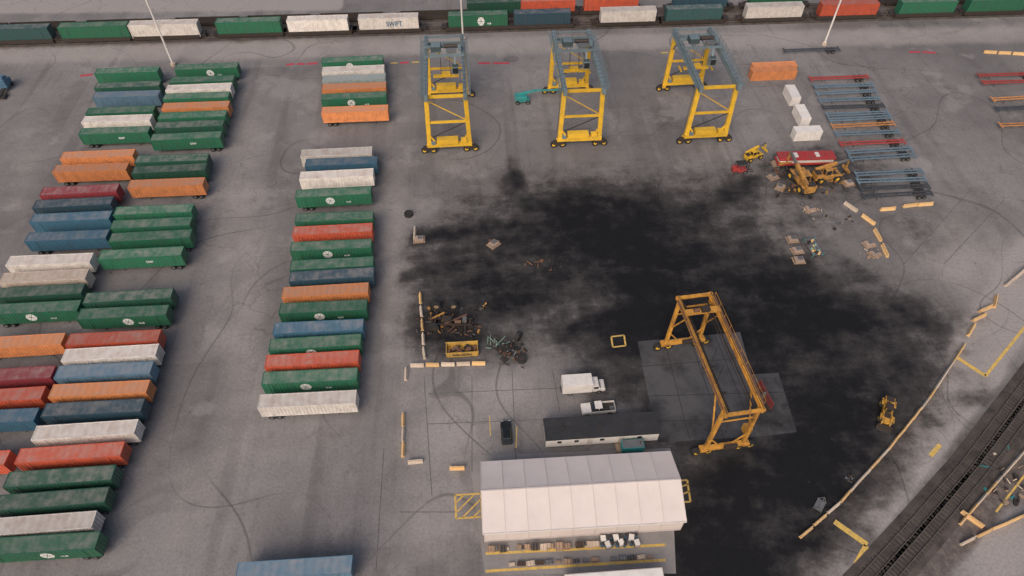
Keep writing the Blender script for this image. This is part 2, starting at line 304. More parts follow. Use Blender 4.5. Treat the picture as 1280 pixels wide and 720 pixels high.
# ---------------------------------------------------------------- containers
L0,W0,H0=16.15,2.6,2.9
CC={'green':(0.022,0.135,0.072),'dgreen':(0.018,0.085,0.055),'lgreen':(0.05,0.19,0.09),'orange':(0.66,0.245,0.09),'red':(0.50,0.09,0.045),
    'maroon':(0.24,0.035,0.045),'white':(0.70,0.65,0.60),'cream':(0.68,0.57,0.48),'blue':(0.045,0.13,0.20),'navy':(0.028,0.07,0.10),
    'teal':(0.03,0.085,0.085),'grey':(0.25,0.30,0.30),'steelblue':(0.11,0.20,0.28)}
WORD={'green':'green','dgreen':'dark green','lgreen':'light green','orange':'orange','red':'orange-red','maroon':'maroon','white':'white','cream':'cream','blue':'blue','navy':'dark navy blue','teal':'dark teal','grey':'grey','steelblue':'faded steel-blue'}
def container_template(col,logo,chassis,L=L0):
    rgb=CC[col]; dust=(0.32,0.28,0.25) if col not in('white','cream') else (0.30,0.20,0.14)
    P=paint("container_paint_"+col,rgb,0.5,0,0.28,(0.12,0.07,0.045) if col in('white','cream') else (0.06,0.055,0.05),0.7,0.2)
    rt=tuple(a*.78+b*.10 for a,b in zip(rgb,dust))
    RF=paint("container_roof_"+col,rt,0.6,0,0.4,dust,0.5,0.2)
    m=MB(); x0=-L/2+.2; n=int((L-.4)/.15); 
    for s in(-1,1):
        A=[];B=[]
        for i in range(n+1):
            x=x0+(L-.4)*i/n; y=s*(W0/2-(0.015 if (i//2)%2 else .075)); A.append((x,y,.18));B.append((x,y,H0-.14))
        m.strip(A,B,P)
        m.box((0,s*(W0/2-.06),.09),(L-.3,.12,.18),P); m.box((0,s*(W0/2-.06),H0-.07),(L-.3,.12,.14),P)
        for e in(-1,1): m.box((e*(L/2-.1),s*(W0/2-.1),H0/2),(.2,.2,H0+.02),P)
        for e in(-1,1): m.box((e*6.1,s*(W0/2-.045),H0/2),(.16,.1,H0-.3),P)
    A=[];B=[]; n=int((L-.2)/.3)
    for i in range(n+1):
        x=-L/2+.1+(L-.2)*i/n; z=H0-(0.0 if (i//2)%2 else .04)-.02
        A.append((x,-W0/2+.12,z));B.append((x,W0/2-.12,z))
    m.strip(A,B,RF)
    m.box((0,0,.06),(L-.1,W0-.3,.1),GRIME); m.box((-L/2+.06,0,H0/2),(.06,W0-.3,H0-.1),P)
    for e in(-1,1): m.box((e*(L/2-.05),0,H0-.08),(.1,W0-.3,.16),P)
    body=m.obj("shipping_container")
    d=MB()
    for s in(-1,1):
        d.box((0,s*.59,H0/2),(.06,1.14,H0-.32),P)
        for q in(.3,.85): d.cyl((.05,s*q,.15),(.05,s*q,H0-.15),.03,STEEL,6)
        for zz in(.5,1.4,2.3): d.box((.035,s*.59,zz),(.03,1.1,.06),P)
    d.obj("rear_door",body,loc=(L/2-.04,0,0))
    if logo=='hex':
        for s in(-1,1):
            e=MB(); y=s*(W0/2+.012)
            for i in range(6):
                a0=math.pi/3*i;a1=a0+math.pi/3; am=(a0+a1)/2; o_=(.09*math.cos(am)+.8,.09*math.sin(am)+1.55)
                pts=[(o_[0],y,o_[1]),(o_[0]+.95*math.cos(a0),y,o_[1]+.95*math.sin(a0)),(o_[0]+.95*math.cos(a1),y,o_[1]+.95*math.sin(a1))]
                e.add(pts,[(0,1,2)],MARK)
            e.obj("emblem",body)
        part("lettering",text_mesh("HUB",.55,MARK),body,(3.0,-W0/2-.01,1.0),(math.pi/2,0,0))
    elif logo:
        size=1.5 if logo=='SWIFT' else .8
        part("lettering",text_mesh(logo,size,MARK if col!='white' else BLUP),body,(1.5,-W0/2-.01,1.5),(math.pi/2,0,0))
    if chassis:
        c=MB()
        for s in(-1,1): c.box((0,s*.5,-.14),(L-.5,.14,.26),GRIME)
        for i in range(9): c.box((-L/2+.6+i*(L-1.2)/8,0,-.12),(.12,2.3,.14),GRIME)
        c.box((5.9,0,-.4),(2.6,1.2,.3),GRIME)
        for xx in(5.3,6.6): c.cyl((xx,-1.1,-.62),(xx,1.1,-.62),.07,GRIME,8)
        c.obj("trailer_chassis",body)
        lg=MB()
        for s in(-1,1): lg.box((-4.6,s*.75,-.65),(.14,.14,.95),STEEL); lg.box((-4.6,s*.75,-1.12),(.35,.3,.05),STEEL)
        lg.obj("landing_gear",body)
        for xx in(5.3,6.6):
            for s in(-1,1): part("wheel",W50,body,(xx,s*.95,-.65))
    return templ(body)
CT_T={}
def cont(u,v,col,logo=None,chassis=True,zb=1.17,flip=False,rot=None,group="containers parked in yard rows",L=L0,lab=None,jit=.9):
    k=(col,logo,chassis,L)
    if k not in CT_T: CT_T[k]=container_template(*k)
    p=G(u,v,zb+H0); r=(PSI if rot is None else rot)+math.radians(random.uniform(-jit,jit))
    off=Vector((-math.sin(r),math.cos(r),0))*(W0/2); q=p+off
    if flip: r+=math.pi
    lab=lab or (WORD[col]+(" container with white hexagonal emblem" if logo=='hex' else " ribbed container")+" on chassis in parking row")
    c=place(CT_T[k],(q.x,q.y,zb),r,lab,"shipping container",group)
    if flip:
        for kk in c.children:
            if kk.name.startswith("lettering"):
                kk.location=(-kk.location.x,W0/2+.01,kk.location.z); kk.rotation_euler=(math.pi/2,0,math.pi)
    return c
mid=[(440,77,'green','hex'),(441,89,'white',0),(442,100,'grey',0),(442,111,'orange',0),(442,123,'green','hex'),(443,140,'orange',0),
 (420,194,'white',0),(426,206,'blue',0),(420,222,'white',0),(416,245,'green','hex'),
 (417,276,'green',0),(415,292,'red',0),(413,312,'green','hex'),(414,335,'green',0),(414,349,'navy',0),(406,369,'orange',0),(403,390,'green','hex'),
 (397,415,'blue',0),(393,435,'green','hex'),(389,456,'red',0),(386,478,'green','hex'),(383,507,'white',0)]
cb=[(257,86,'green','hex'),(251,102,'green',0),(247,112,'white',0),(244,123,'green','EMP'),(243,135,'orange',0),(239,147,'green',0),(235,159,'dgreen',0),(231,174,'green','EMP'),
 (213,202,'dgreen',0),(210,215,'dgreen',0),(206,233,'orange',0),(190,267,'green',0),(187,284,'green',0),(186,300,'green',0),(174,322,'green','EMP'),
 (158,376,'dgreen',0),(151,397,'green','hex'),(139,429,'red',0),(135,448,'white',0),(127,470,'steelblue',0),(121,494,'orange',0),(113,518,'navy',0),
 (103,546,'white',0),(84,575,'red',0),(71,605,'dgreen',0),(61,634,'dgreen',0),(43,665,'white',0),(46,691,'green','hex'),]
ca_=[(157,91,'green',0),(158,109,'dgreen',0),(156,121,'steelblue',0),(149,141,'green',0),(144,152,'white',0),(141,167,'green','EMP'),
 (120,197,'orange',0),(111,214,'orange',0),(97,242,'maroon',0),(89,258,'navy',0),(86,276,'blue',0),(81,300,'blue',0),
 (59,330,'white',0),(52,351,'cream',0),(46,370,'dgreen',0),(40,391,'green','hex'),(17,434,'orange',0),(2,476,'maroon',0),(-12,503,'red',0),(-22,530,'blue',0),(-62,585,'red',0)]
for L_,fl in((mid,True),(cb,False),(ca_,True)):
    for u,v,c,l in L_: cont(u,v,c,l or None,flip=fl)
cont(366,722,'steelblue',None,flip=False,rot=PSI,lab="faded steel-blue container on chassis beside the drive lane")
# train
car=MB()
for s in(-1,1): car.box((0,s*1.55,1.05),(18.4,.14,1.1),GRIME)
car.box((0,0,.5),(18.2,2.9,.12),GRIME)
for e in(-1,1):
    car.box((e*9.9,0,1.35),(1.6,2.4,.25),GRIME); car.box((e*9.2,0,1.1),(.3,2.9,1.1),GRIME)
car=templ(car.obj("rail_well_car"))
bog=MB()
for x in(-.85,.85):
    for s in(-1,1): bog.cyl((x,s*.66,.8),(x,s*.8,.8),.42,RAIL,14)
    bog.cyl((x,-.8,.8),(x,.8,.8),.08,RAIL,8)
for s in(-1,1): bog.box((0,s*.95,.8),(2.2,.16,.35),GRIME)
bogm=bog.mesh("bogie")
for e in(-1,1): part("bogie",bogm,car,(e*9.6,0,0))
A0=G(-60,56);A1=G(1340,14); td=(A1-A0).normalized(); tr=math.atan2(td.y,td.x)
B0=G(-60,40);B1=G(1340,-1)
def on_track(u,a,b):
    t0,t1=0.,1.
    for _ in range(40):
        t=(t0+t1)/2;p=a+(b-a)*t; uu=640+F*p.x/(p.y*CT+H*ST)
        if uu<u:t0=t
        else:t1=t
    return a+(b-a)*t
def train(u,col,logo,a,b,stack=1.0,cont_=True,group="containers carried on a freight train",sc=1.1):
    p=on_track(u,a,b)
    place(car,(p.x,p.y,.0),tr,"dark low rail well car on the railway track","rail car","rail cars in a freight train")
    if not cont_: return
    k=(col,logo,False,L0)
    if k not in CT_T: CT_T[k]=container_template(*k)
    o=place(CT_T[k],(p.x,p.y,stack),tr,WORD[col]+" container "+("lettered in dark blue " if logo=='SWIFT' else "")+"riding in a rail well car","shipping container",group)
    o.scale=(sc,1.08,1.35)
for u,c,l,s in [(30,'teal',0,1.15),(126,'green',0,1.18),(212,'white',0,1.18),(316,'green',0,1.12),(401,'white',0,1.06),(488,'white','SWIFT',1.06),(598,'green','hex',1.06),(677,'navy',0,1.02),(783,'white',0,1.0),(864,'teal',0,1.02),(963,'white',0,1.04),(1055,'red',0,1.06),(1152,'green',0,1.04),(1237,'green',0,1.08)]:
    train(u,c,l or None,A0,A1,sc=s)
for u,c in [(-30,None),(55,None),(150,None),(260,None),(350,None),(440,None),(540,None),(618,'dgreen'),(684,'red'),(762,'red'),(872,'navy'),(966,'green'),(1140,None),(1228,None)]:
    train(u,c or 'green',None,B0,B1,cont_=c is not None,sc=1.0)
# ---------------------------------------------------------------- new rubber tyred gantry crane
def gantry():
    r=empty("gantry_crane"); SP=11.2; HG=15.9
    for sy in(-1,1):
        y=sy*SP; m=MB(); m.box((0,y,2.3),(10.6,1.0,1.0),YEL); m.box((-.4,y,3.4),(5.0,1.7,1.2),YEL)
        m.box((-3.7,y,3.1),(1.0,1.4,.7),TEAL); m.box((3.4,y,3.2),(1.4,1.4,.9),YEL); m.obj("sill_beam",r,.05)
        t=MB(); t.box((0,y,8.6),(8.2,.4,.5),YEL); t.beam((-4.4,y,4.2),(4.3,y,8.3),.16,.16,GRIME); t.beam((4.3,y,8.9),(-4.2,y,14.4),.18,.18,YEL); t.obj("portal_brace",r)
        for sx in(-1,1):
            l=MB(); l.beam((sx*4.75,y,2.6),(sx*4.35,y,HG-.6),1.0,.8,YEL); l.beam((sx*4.7,y,5.4),(sx*3.2,y,3.0),.4,.4,YEL)
            l.beam((sx*4.4,y,HG-4.2),(sx*4.4,y-sy*3.0,HG-.5),.3,.3,TEAL)
            l.obj("leg",r,.04)
            b=MB(); b.box((0,0,1.35),(2.5,.9,.8),GRIME); b.box((0,-.6*sy,1.6),(.9,.5,.7),YEL); bo=b.obj("wheel_bogie",r,loc=(sx*5.0,y,0))
            for q in(-1,1): part("wheel",W80,bo,(q*1.05,0,.8))
    for sx in(-1,1):
        g=MB(); g.box((sx*4.35,0,HG+.1),(.85,2*SP+3.4,1.5),TEAL); g.box((sx*4.35,0,HG+.9),(.12,2*SP+3.2,.12),STEEL)
        for i in range(15): g.box((sx*4.35,-11.8+i*1.68,HG+.87),(.88,.1,.04),DTEAL)
        g.obj("girder",r)
        k=MB(); xw=sx*5.2
        for i in range(46): k.box((xw,-SP-1+i*.52,HG+.35),(.75,.22,.05),TEAL)
        for q in(-.36,.36): k.box((xw+q,0,HG+.32),(.06,2*SP+2.4,.1),TEAL)
        for i in range(12): k.box((xw+sx*.38,-12+i*24/11,HG+.9),(.07,.07,1.1),TEAL)
        for zz in(.9,1.45): k.box((xw+sx*.38,0,HG+zz),(.06,2*SP+2.4,.06),TEAL)
        k.obj("walkway",r)
    for sy in(-1,1):
        e=MB(); e.box((0,sy*(SP),HG-.5),(7.9,.5,.7),YEL if sy<0 else TEAL)
        if sy>0: e.box((0,sy*(SP+1.1),HG+.6),(8,.35,.3),TEAL)
        e.obj("end_tie",r,.03)
    t=MB(); yy=4.6
    for q in(-2.0,2.0): t.box((0,yy+q,HG+1.25),(9.4,.45,.5),TEAL)
    for q in(-2.2,.6,2.2): t.box((q,yy,HG+1.2),(.35,3.8,.35),TEAL)
    t.box((-1.9,yy+.4,HG+2.0),(2.4,2.2,1.3),DTEAL); t.box((-1.9,yy+.4,HG+2.7),(2.1,1.9,.1),TEAL); t.box((1.8,yy-.8,HG+1.8),(2.2,1.0,.8),STEEL); t.cyl((0,yy+1.2,HG+1.8),(3.2,yy+1.2,HG+1.8),.5,GRIME); t.box((3.6,yy+.2,HG+1.8),(.8,1.3,1.0),TEAL)
    for x in(-4.5,4.5):
        for y in(yy-2.2,yy+2.2): t.box((x,y,HG+1.9),(.06,.06,1),TEAL)
        t.box((x,yy,HG+2.4),(.06,4.4,.06),TEAL)
    for y in(yy-2.2,yy+2.2): t.box((0,y,HG+2.4),(9,.06,.06),TEAL)
    t.obj("trolley",r)
    c=MB(); c.box((2.4,yy-3.2,HG-1.6),(1.5,1.6,1.8),TEAL); c.box((2.4,yy-4.02,HG-1.6),(1.3,.06,1.4),GLASS); c.box((2.4,yy-3.2,HG-.66),(1.3,1.4,.06),DTEAL); c.beam((2.4,yy-2.7,HG-.7),(2.4,yy-1.9,HG+1.0),.4,.2,TEAL); c.obj("operator_cab",r,.04)
    s=MB(); s.box((0,yy,10.6),(6.2,.9,.45),YEL); s.box((0,yy,11.1),(2.2,1.5,.7),YEL)
    for e in(-1,1): s.box((e*3.9,yy,10.5),(.35,2.3,.3),YEL)
    for x in(-1.1,1.1):
        for y in(yy-.6,yy+.6): s.cyl((x,y,11.4),(x,y,HG+1.2),.04,GRIME,6)
    s.obj("spreader",r)
    ld=MB()
    for s_ in(-.3,.3): ld.beam((-5.4,-SP+.6+s_,3),(-5.0,-SP+.6+s_,HG+.3),.08,.08,STEEL)
    for i in range(21): ld.box((-5.4+.4*i/21,-SP+.6,3.2+i*.6),(.06,.6,.06),STEEL)
    ld.obj("ladder",r)
    return templ(r)
GT=gantry()
for f,b in(((563,191),(561,121)),((724,186),(709,113)),((881,182),(850,109))):
    a=G(*f);c=G(*b); m=(a+c)/2; dd=c-a; place(GT,(m.x,m.y,0),math.atan2(dd.y,dd.x)-math.pi/2,"yellow gantry crane with teal-grey girders on rubber tyres","gantry crane","yellow gantry cranes standing in the yard")
# ---------------------------------------------------------------- old straddle crane
def straddle():
    a=G(902,563);b=G(851,433); mid_=(a+b)/2; dd=b-a; D=dd.length/2; HG=13.5; wx=2.85
    r=empty("straddle_crane")
    for sy in(-1,1):
        y=sy*D; m=MB(); m.box((0,y,1.7),(8.0,.75,.75),ORG); m.box((.8,y-.6,2.2),(2.2,.6,.7),GRIME); m.obj("sill_beam",r,.05)
        for sx in(-1,1):
            l=MB(); l.beam((sx*wx*1.12,y,2.0),(sx*wx,y,HG-.3),.58,.55,ORG); l.beam((sx*wx*1.08,y-sy*.3,6.8),(sx*wx,y-sy*3.4,HG-.5),.24,.24,ORG)
            l.beam((sx*wx*1.06,y,4.8),(sx*.9,y,2.0),.22,.22,ORG); l.obj("leg",r,.03)
            bo=MB(); bo.box((0,0,1.2),(2.2,.9,.45),GRIME); bo.box((0,0,1.7),(1.1,1.1,.6),ORG); bo=bo.obj("wheel_bogie",r,loc=(sx*3.6,y,0))
            for q in(-1,1): part("wheel",W85,bo,(q*1.0,0,.85))
        e=MB(); e.box((0,y+sy*.8,HG+.1),(2*wx+.8,.42,.55),ORG); e.box((0,y,HG-1.6),(2*wx-.5,.22,.28),ORG)
        e.box((0,y,HG-3.4),(2*wx,.18,.2),ORG); e.obj("end_tie",r,.02)
    for sx in(-1,1):
        g=MB(); x=sx*wx
        g.box((x,0,HG+.4),(.4,2*D+2.0,.22),ORG); g.box((x,0,HG-.4),(.4,2*D+2.0,.2),ORG); g.box((x,0,HG),(.1,2*D+2.0,.7),ORG); g.box((x,0,HG+.56),(.1,2*D+1.8,.1),GRIME)
        n=14
        for i in range(n): 
            y0=-D-.9+i*(2*D+1.8)/n; g.box((x,y0,HG),(.34,.1,.75),ORG)
        g.obj("girder",r)
        k=MB(); k.beam((x-sx*.8,-D,HG-.5),(x-sx*.8,D,HG-.5),.14,.25,GRIME); k.cyl((x-sx*1.15,-D,HG-.8),(x-sx*1.15,D,HG-.8),.07,GRIME,6)
        for i in range(8): yy=-D+1+i*(2*D-2)/7; k.box((x-sx*.7,yy,HG-.5),(.8,.08,.08),GRIME)
        k.obj("cable_rail",r)
        k=MB()
        for i in range(10): k.box((x+sx*.4,-D+i*2*D/9,HG+1.0),(.05,.05,.9),ORG)
        k.box((x+sx*.4,0,HG+1.45),(.05,2*D,.05),ORG); k.box((x+sx*.38,0,HG+.5),(.28,2*D,.05),RUST); k.obj("handrail",r)
    t=MB(); t.box((0,D-3.0,HG+.8),(2*wx+.4,1.2,.22),ORG); t.box((.4,D-3.0,HG+1.2),(1.4,1.0,.6),GRIME); t.cyl((-1.6,D-3.0,HG+1.2),(-.7,D-3.0,HG+1.2),.35,RUST); t.obj("hoist_trolley",r)
    c=MB(); c.box((wx+.9,-D+1.2,4.0),(1.1,1.3,1.7),ORG); c.box((wx+.9,-D+.53,4.2),(.9,.06,1.0),GLASS); c.obj("operator_cab",r,.04)
    s=MB(); s.box((0,-2,8.2),(.4,6.0,.4),GRIME); 
    for yv in(-4.6,.6): s.box((0,yv,8.0),(2.2,.3,.3),GRIME); s.cyl((0,yv*.6,8.3),(0,yv*.6,HG),.05,GRIME,6)
    s.obj("lifting_frame",r)
    r.location=mid_; r.rotation_euler=(0,0,math.atan2(dd.y,dd.x)-math.pi/2)
    tag(r,"rusty orange straddle crane standing on a stained concrete pad","gantry crane")
straddle()
# ---------------------------------------------------------------- buildings
TENT=paint("tent_fabric",(0.66,0.585,0.55),0.65,0,0.18,(0.45,0.38,0.34),0.25,0); SEAM=paint("tent_seam",(0.56,0.49,0.46),.7,0,.2,(.4,.34,.3),.3,0)
def tent():
    A=G(606,677);B=G(850,662);C=G(834,580);Dp=G(603,592)
    xa=(B-A).normalized(); Lt=(B-A).length; ya=Vector((-xa.y,xa.x,0)); Dt=((C-B).dot(ya)+(Dp-A).dot(ya))/2
    r=empty("fabric_storage_tent"); EH,RH=3.9,5.9; nb=9
    wl=MB()
    wl.add([(0,0,0),(Lt,0,0),(Lt,0,EH),(0,0,EH)],[(0,1,2,3)],TENT); wl.add([(0,Dt,0),(Lt,Dt,0),(Lt,Dt,EH),(0,Dt,EH)],[(3,2,1,0)],TENT)
    for x in(0,Lt): wl.add([(x,0,0),(x,Dt,0),(x,Dt,EH),(x,Dt/2,RH),(x,0,EH)],[(0,1,2,3,4)],TENT)
    for i in range(nb+1): wl.box((Lt*i/nb,-.03,EH/2),(.1,.08,EH),SEAM)
    wl.box((Lt/2,-.05,.25),(Lt,.06,.5),SEAM)
    wl.obj("wall",r)
    ro=MB()
    for y0,z0,y1,z1 in((-.3,EH-.05,Dt/2,RH),(Dt/2,RH,Dt+.3,EH-.05)):
        n=nb*6;ny_=5
        for j in range(ny_):
            A_=[];B_=[]
            for i in range(n+1):
                x=-.2+(Lt+.4)*i/n; ph=(i%6)/6; sag=-.07*math.sin(math.pi*ph)
                for T,Q in((j/ny_,A_),((j+1)/ny_,B_)):
                    Q.append((x,y0+(y1-y0)*T,z0+(z1-z0)*T+sag*math.sin(math.pi*min(max(T,.05),.95))))
            ro.strip(A_,B_,TENT)
        for i in range(nb+1):
            x=-.2+(Lt+.4)*i/nb; ro.beam((x,y0,z0+.03),(x,y1,z1+.03),.09,.05,SEAM)
    ro.obj("roof",r)
    ea=MB(); ea.box((Lt/2,-.34,EH-.12),(Lt+.4,.08,.3),WHT); ea.box((Lt/2,Dt/2,RH+.04),(Lt+.4,.2,.06),SEAM); ea.obj("eave_trim",r)
    d=MB(); d.box((-.04,Dt/2,1.8),(.08,4.2,3.6),GRIME); d.obj("door",r)
    r.location=(A.x,A.y,0); r.rotation_euler=(0,0,math.atan2(xa.y,xa.x)); tag(r,"long white fabric storage tent with pinkish gable roof","tent")
tent()
def office():
    A=G(682,561);B=G(821,552); xa=(B-A).normalized(); Lt=(B-A).length; Dt=3.7
    r=empty("office_trailer"); w_=MB(); w_.box((Lt/2,Dt/2,1.75),(Lt,Dt,2.5),WHT); 
    w_.obj("wall",r,.03)
    f=MB(); f.box((Lt/2,Dt/2,.25),(Lt-.4,Dt-.4,.5),GRIME); f.obj("skirting",r)
    RB=paint("black_rubber_roof",(0.022,0.022,0.024),0.7,0,0.3,(0.06,0.058,0.055)); ro=MB(); ro.box((Lt/2,Dt/2,3.08),(Lt+.3,Dt+.4,.16),RB)
    for x in(3,9,14): ro.box((x,Dt/2,3.25),(.5,.5,.2),GRIME)
    ro.obj("roof",r)
    for x in(2.2,5.0,9.2,15.4):
        wi=MB(); wi.box((x,-.03,2.0),(.7,.06,.6),GLASS); wi.obj("window",r)
    for x in(7.2,12.4):
        d=MB(); d.box((x,-.03,1.55),(.9,.06,2.0),paint("door_beige",(.5,.46,.42))); d.obj("door",r)
    s=MB(); s.box((12.4,-.9,.5),(1.8,1.5,.1),WOOD)
    for i in range(2): s.box((12.4,-1.8-.3*i,.35-.18*i),(1.4,.3,.06),WOOD)
    s.obj("steps",r)
    r.location=(A.x,A.y,0); r.rotation_euler=(0,0,math.atan2(xa.y,xa.x)); tag(r,"white site office trailer with flat black roof","portable office")
office()
# ---------------------------------------------------------------- vehicles
def on(u,v,z=0): return G(u,v,z)
def wheels(r,xs_,y,me_,z):
    for x in xs_:
        for s in(-1,1): part("wheel",me_,r,(x,s*y,z))
def lights(r,x,y,z):
    for s in(-1,1):
        m=MB(); m.box((x,s*y,z),(.06,.35,.2),MARK); m.obj("headlight",r)
def pickup():
    r=empty("pickup_truck"); b=MB()
    b.prism([(-2.9,.45),(2.85,.45),(2.9,.95),(2.75,1.12),(1.35,1.2),(1.3,1.25),(-.75,1.25),(-.75,.75),(-2.8,.75),(-2.8,.7),(-2.9,.7)],-.98,.98,WHT)
    for s in(-1,1): b.box((-1.82,s*.93,1.0),(2.1,.1,.5),WHT)
    b.box((-2.87,0,1.0),(.08,1.96,.5),WHT); b.obj("body",r,.05)
    c=MB(); c.taper(-.75,1.3,-.9,.9,1.25,-.55,.6,-.72,.72,1.86,GLASS); c.obj("window",r)
    c=MB(); c.box((.03,0,1.89),(1.25,1.5,.07),WHT)
    for s in(-1,1): c.beam((.03,s*.84,1.25),(.03,s*.74,1.88),.1,.06,WHT)
    c.obj("roof",r,.02)
    c=MB(); c.box((-1.8,0,.79),(2.0,1.7,.05),GRIME); c.box((-2.3,.3,1.0),(.8,.6,.4),STEEL); c.obj("cargo_bed",r)
    wheels(r,(1.9,-1.85),.9,W36,.38); lights(r,2.88,.7,.85); return r
def boxtruck():
    r=empty("box_truck"); b=MB(); b.box((-1.0,0,2.05),(5.2,2.4,2.4),WHT); b.box((-1,0,3.27),(5.2,2.4,.06),WHT); b.obj("cargo_box",r,.05)
    b=MB(); b.prism([(1.7,.6),(3.9,.6),(3.95,1.25),(3.75,1.4),(3.1,1.5),(2.7,2.35),(1.7,2.4)],-1.0,1.0,WHT); b.obj("cab",r,.07)
    g=MB(); g.hexa([(3.12,-.88,1.5),(3.16,-.88,1.5),(3.16,.88,1.5),(3.12,.88,1.5),(2.72,-.8,2.28),(2.78,-.8,2.28),(2.78,.8,2.28),(2.72,.8,2.28)],GLASS)
    for s in(-1,1): g.box((2.3,s*1.0,1.85),(.8,.05,.6),GLASS)
    g.obj("window",r); f=MB(); f.box((-.6,0,.7),(6.4,1.0,.25),GRIME); f.obj("chassis_frame",r)
    wheels(r,(2.9,-2.2),.9,W48,.48); lights(r,3.95,.75,1.0); return r
def suv(pm_):
    r=empty("parked_car"); b=MB(); b.prism([(-2.15,.4),(2.1,.4),(2.2,.62),(2.05,.82),(1.0,.95),(-1.8,1.0),(-2.15,.92),(-2.2,.7)],-.88,.88,pm_); b.obj("body",r,.13)
    c=MB(); c.taper(-1.9,1.0,-.78,.78,.95,-1.5,.25,-.6,.6,1.42,GLASS); c.obj("window",r,.04)
    c=MB(); c.box((-.62,0,1.43),(1.7,1.15,.06),pm_)
    for s in(-1,1): c.beam((-.3,s*.77,.97),(-.3,s*.6,1.42),.09,.05,pm_)
    c.obj("roof",r,.03); wheels(r,(1.35,-1.35),.8,W36,.36); lights(r,2.15,.6,.66); return r
v=boxtruck(); v.location=on(727,487); v.rotation_euler=(0,0,PSI+.01); tag(v,"white box truck parked near the site office","truck")
v=pickup(); v.location=on(747,513); v.rotation_euler=(0,0,PSI+math.pi+.03); tag(v,"white pickup truck parked behind the box truck","pickup truck")
DG=paint("black_car_paint",(0.012,0.016,0.017),0.22,0.2,0.1)
v=suv(DG); v.location=on(633,543); v.rotation_euler=(0,0,PSI+math.pi/2); tag(v,"small black hatchback car parked beside the office","car")
def semi():
    r=empty("semi_truck"); b=MB(); b.box((1.6,0,2.2),(2.4,2.4,2.5),BLUP); b.box((3.5,0,1.55),(1.6,2.0,1.3),BLUP); b.box((1.4,0,3.6),(1.8,2.2,.5),BLUP); b.obj("cab",r,.12)
    g=MB(); g.box((2.82,0,2.6),(.06,2.1,.8),GLASS); g.obj("window",r); f=MB(); f.box((0,0,.9),(7.5,1.0,.3),GRIME); f.obj("chassis_frame",r)
    wheels(r,(3.4,-1.8,-3.0),1.0,W50,.5); return r
v=semi(); v.location=on(6,116); v.rotation_euler=(0,0,PSI+math.radians(95)); tag(v,"blue semi truck tractor parked by containers","truck")
def machine(name,pc,sc=1.0,boom="lift",wm=W85,wr=.85):
    r=empty(name); b=MB(); b.prism([(-3.4,.8),(3.0,.8),(3.0,1.5),(1.0,1.8),(-1.8,1.8),(-2.2,2.5),(-3.5,2.4)],-1.0,1.0,pc)
    for x in(1.9,-2.2):
        for s in(-1,1): b.box((x,s*1.2,1.85),(1.7,.55,.08),pc)
    b.box((-2.8,0,2.55),(1.2,1.5,.3),GRIME); b.box((1.2,0,1.85),(1.4,1.2,.12),GRIME); b.obj("body",r,.06)
    c=MB(); c.box((-.4,-.1,2.4),(1.5,1.2,1.4),GLASS); c.box((-.4,-.1,3.13),(1.7,1.4,.1),GRIME if boom=="bucket" else pc)
    for x in(-1.15,.35):
        for s in(-1,1): c.box((x,s*.6-.1,2.4),(.12,.12,1.45),pc)
    c.obj("cab",r)
    if boom=="lift":
        k=MB(); k.beam((-3.0,.95,2.6),(2.0,.95,3.6),.6,.7,pc); k.beam((1.8,.95,3.55),(4.8,.95,4.1),.4,.5,STEEL); k.beam((4.8,.95,4.1),(5.0,.95,1.8),.35,.35,pc); k.obj("boom",r,.03)
        k=MB(); k.beam((.5,.95,1.5),(1.6,.95,3.3),.2,.2,STEEL); k.obj("hydraulic_ram",r)
        k=MB(); k.box((5.1,.95,1.4),(.5,2.8,.5),pc)
        for s in(-.6,.6): k.box((5.7,.95+s,1.1),(1.2,.15,.1),GRIME)
        k.obj("fork_carriage",r)
    if boom=="bucket":
        for s in(-1,1):
            k=MB(); k.beam((1.2,s*.85,2.0),(2.9,s*.85,1.6),.25,.4,pc); k.beam((2.9,s*.85,1.6),(3.6,s*.85,.7),.25,.35,pc); k.obj("loader_arm",r)
        k=MB(); k.prism([(3.5,.1),(4.6,.05),(4.6,.15),(3.8,.3),(3.7,1.3),(3.5,1.3)],-1.5,1.5,GRIME); k.obj("bucket",r)
    wheels(r,(1.9,-2.2),1.2,wm,wr); r.scale=(sc,)*3; return r
DULL=paint("dull_machine_orange",(0.50,0.25,0.06),0.6,0,0.6,(0.06,0.04,0.03),.9)
for (u,v_,rz,name,pc,sc,bm_,lab,cat) in [(941,198,25,"telehandler",YEL,.72,"lift","yellow telehandler with boom lowered beside a red forklift","telehandler"),
  (1000,231,100,"reach_stacker",DULL,1.2,"lift","grimy orange reach stacker under repair among scrap parts","reach stacker"),
  (1032,224,12,"reach_stacker",DULL,1.0,"lift","orange container handler with boom among scattered parts","reach stacker"),
  (1106,519,245,"wheel_loader",paint("dirty_loader_yellow",(0.55,0.29,0.04),.6,0,.75,(0.025,.02,.018),1.2),.78,"bucket","yellow wheel loader parked beside the barrier wall","loader")]:
    o=machine(name,pc,sc,bm_); p=on(u,v_); o.location=p; o.rotation_euler=(0,0,math.radians(rz)); tag(o,lab,cat)
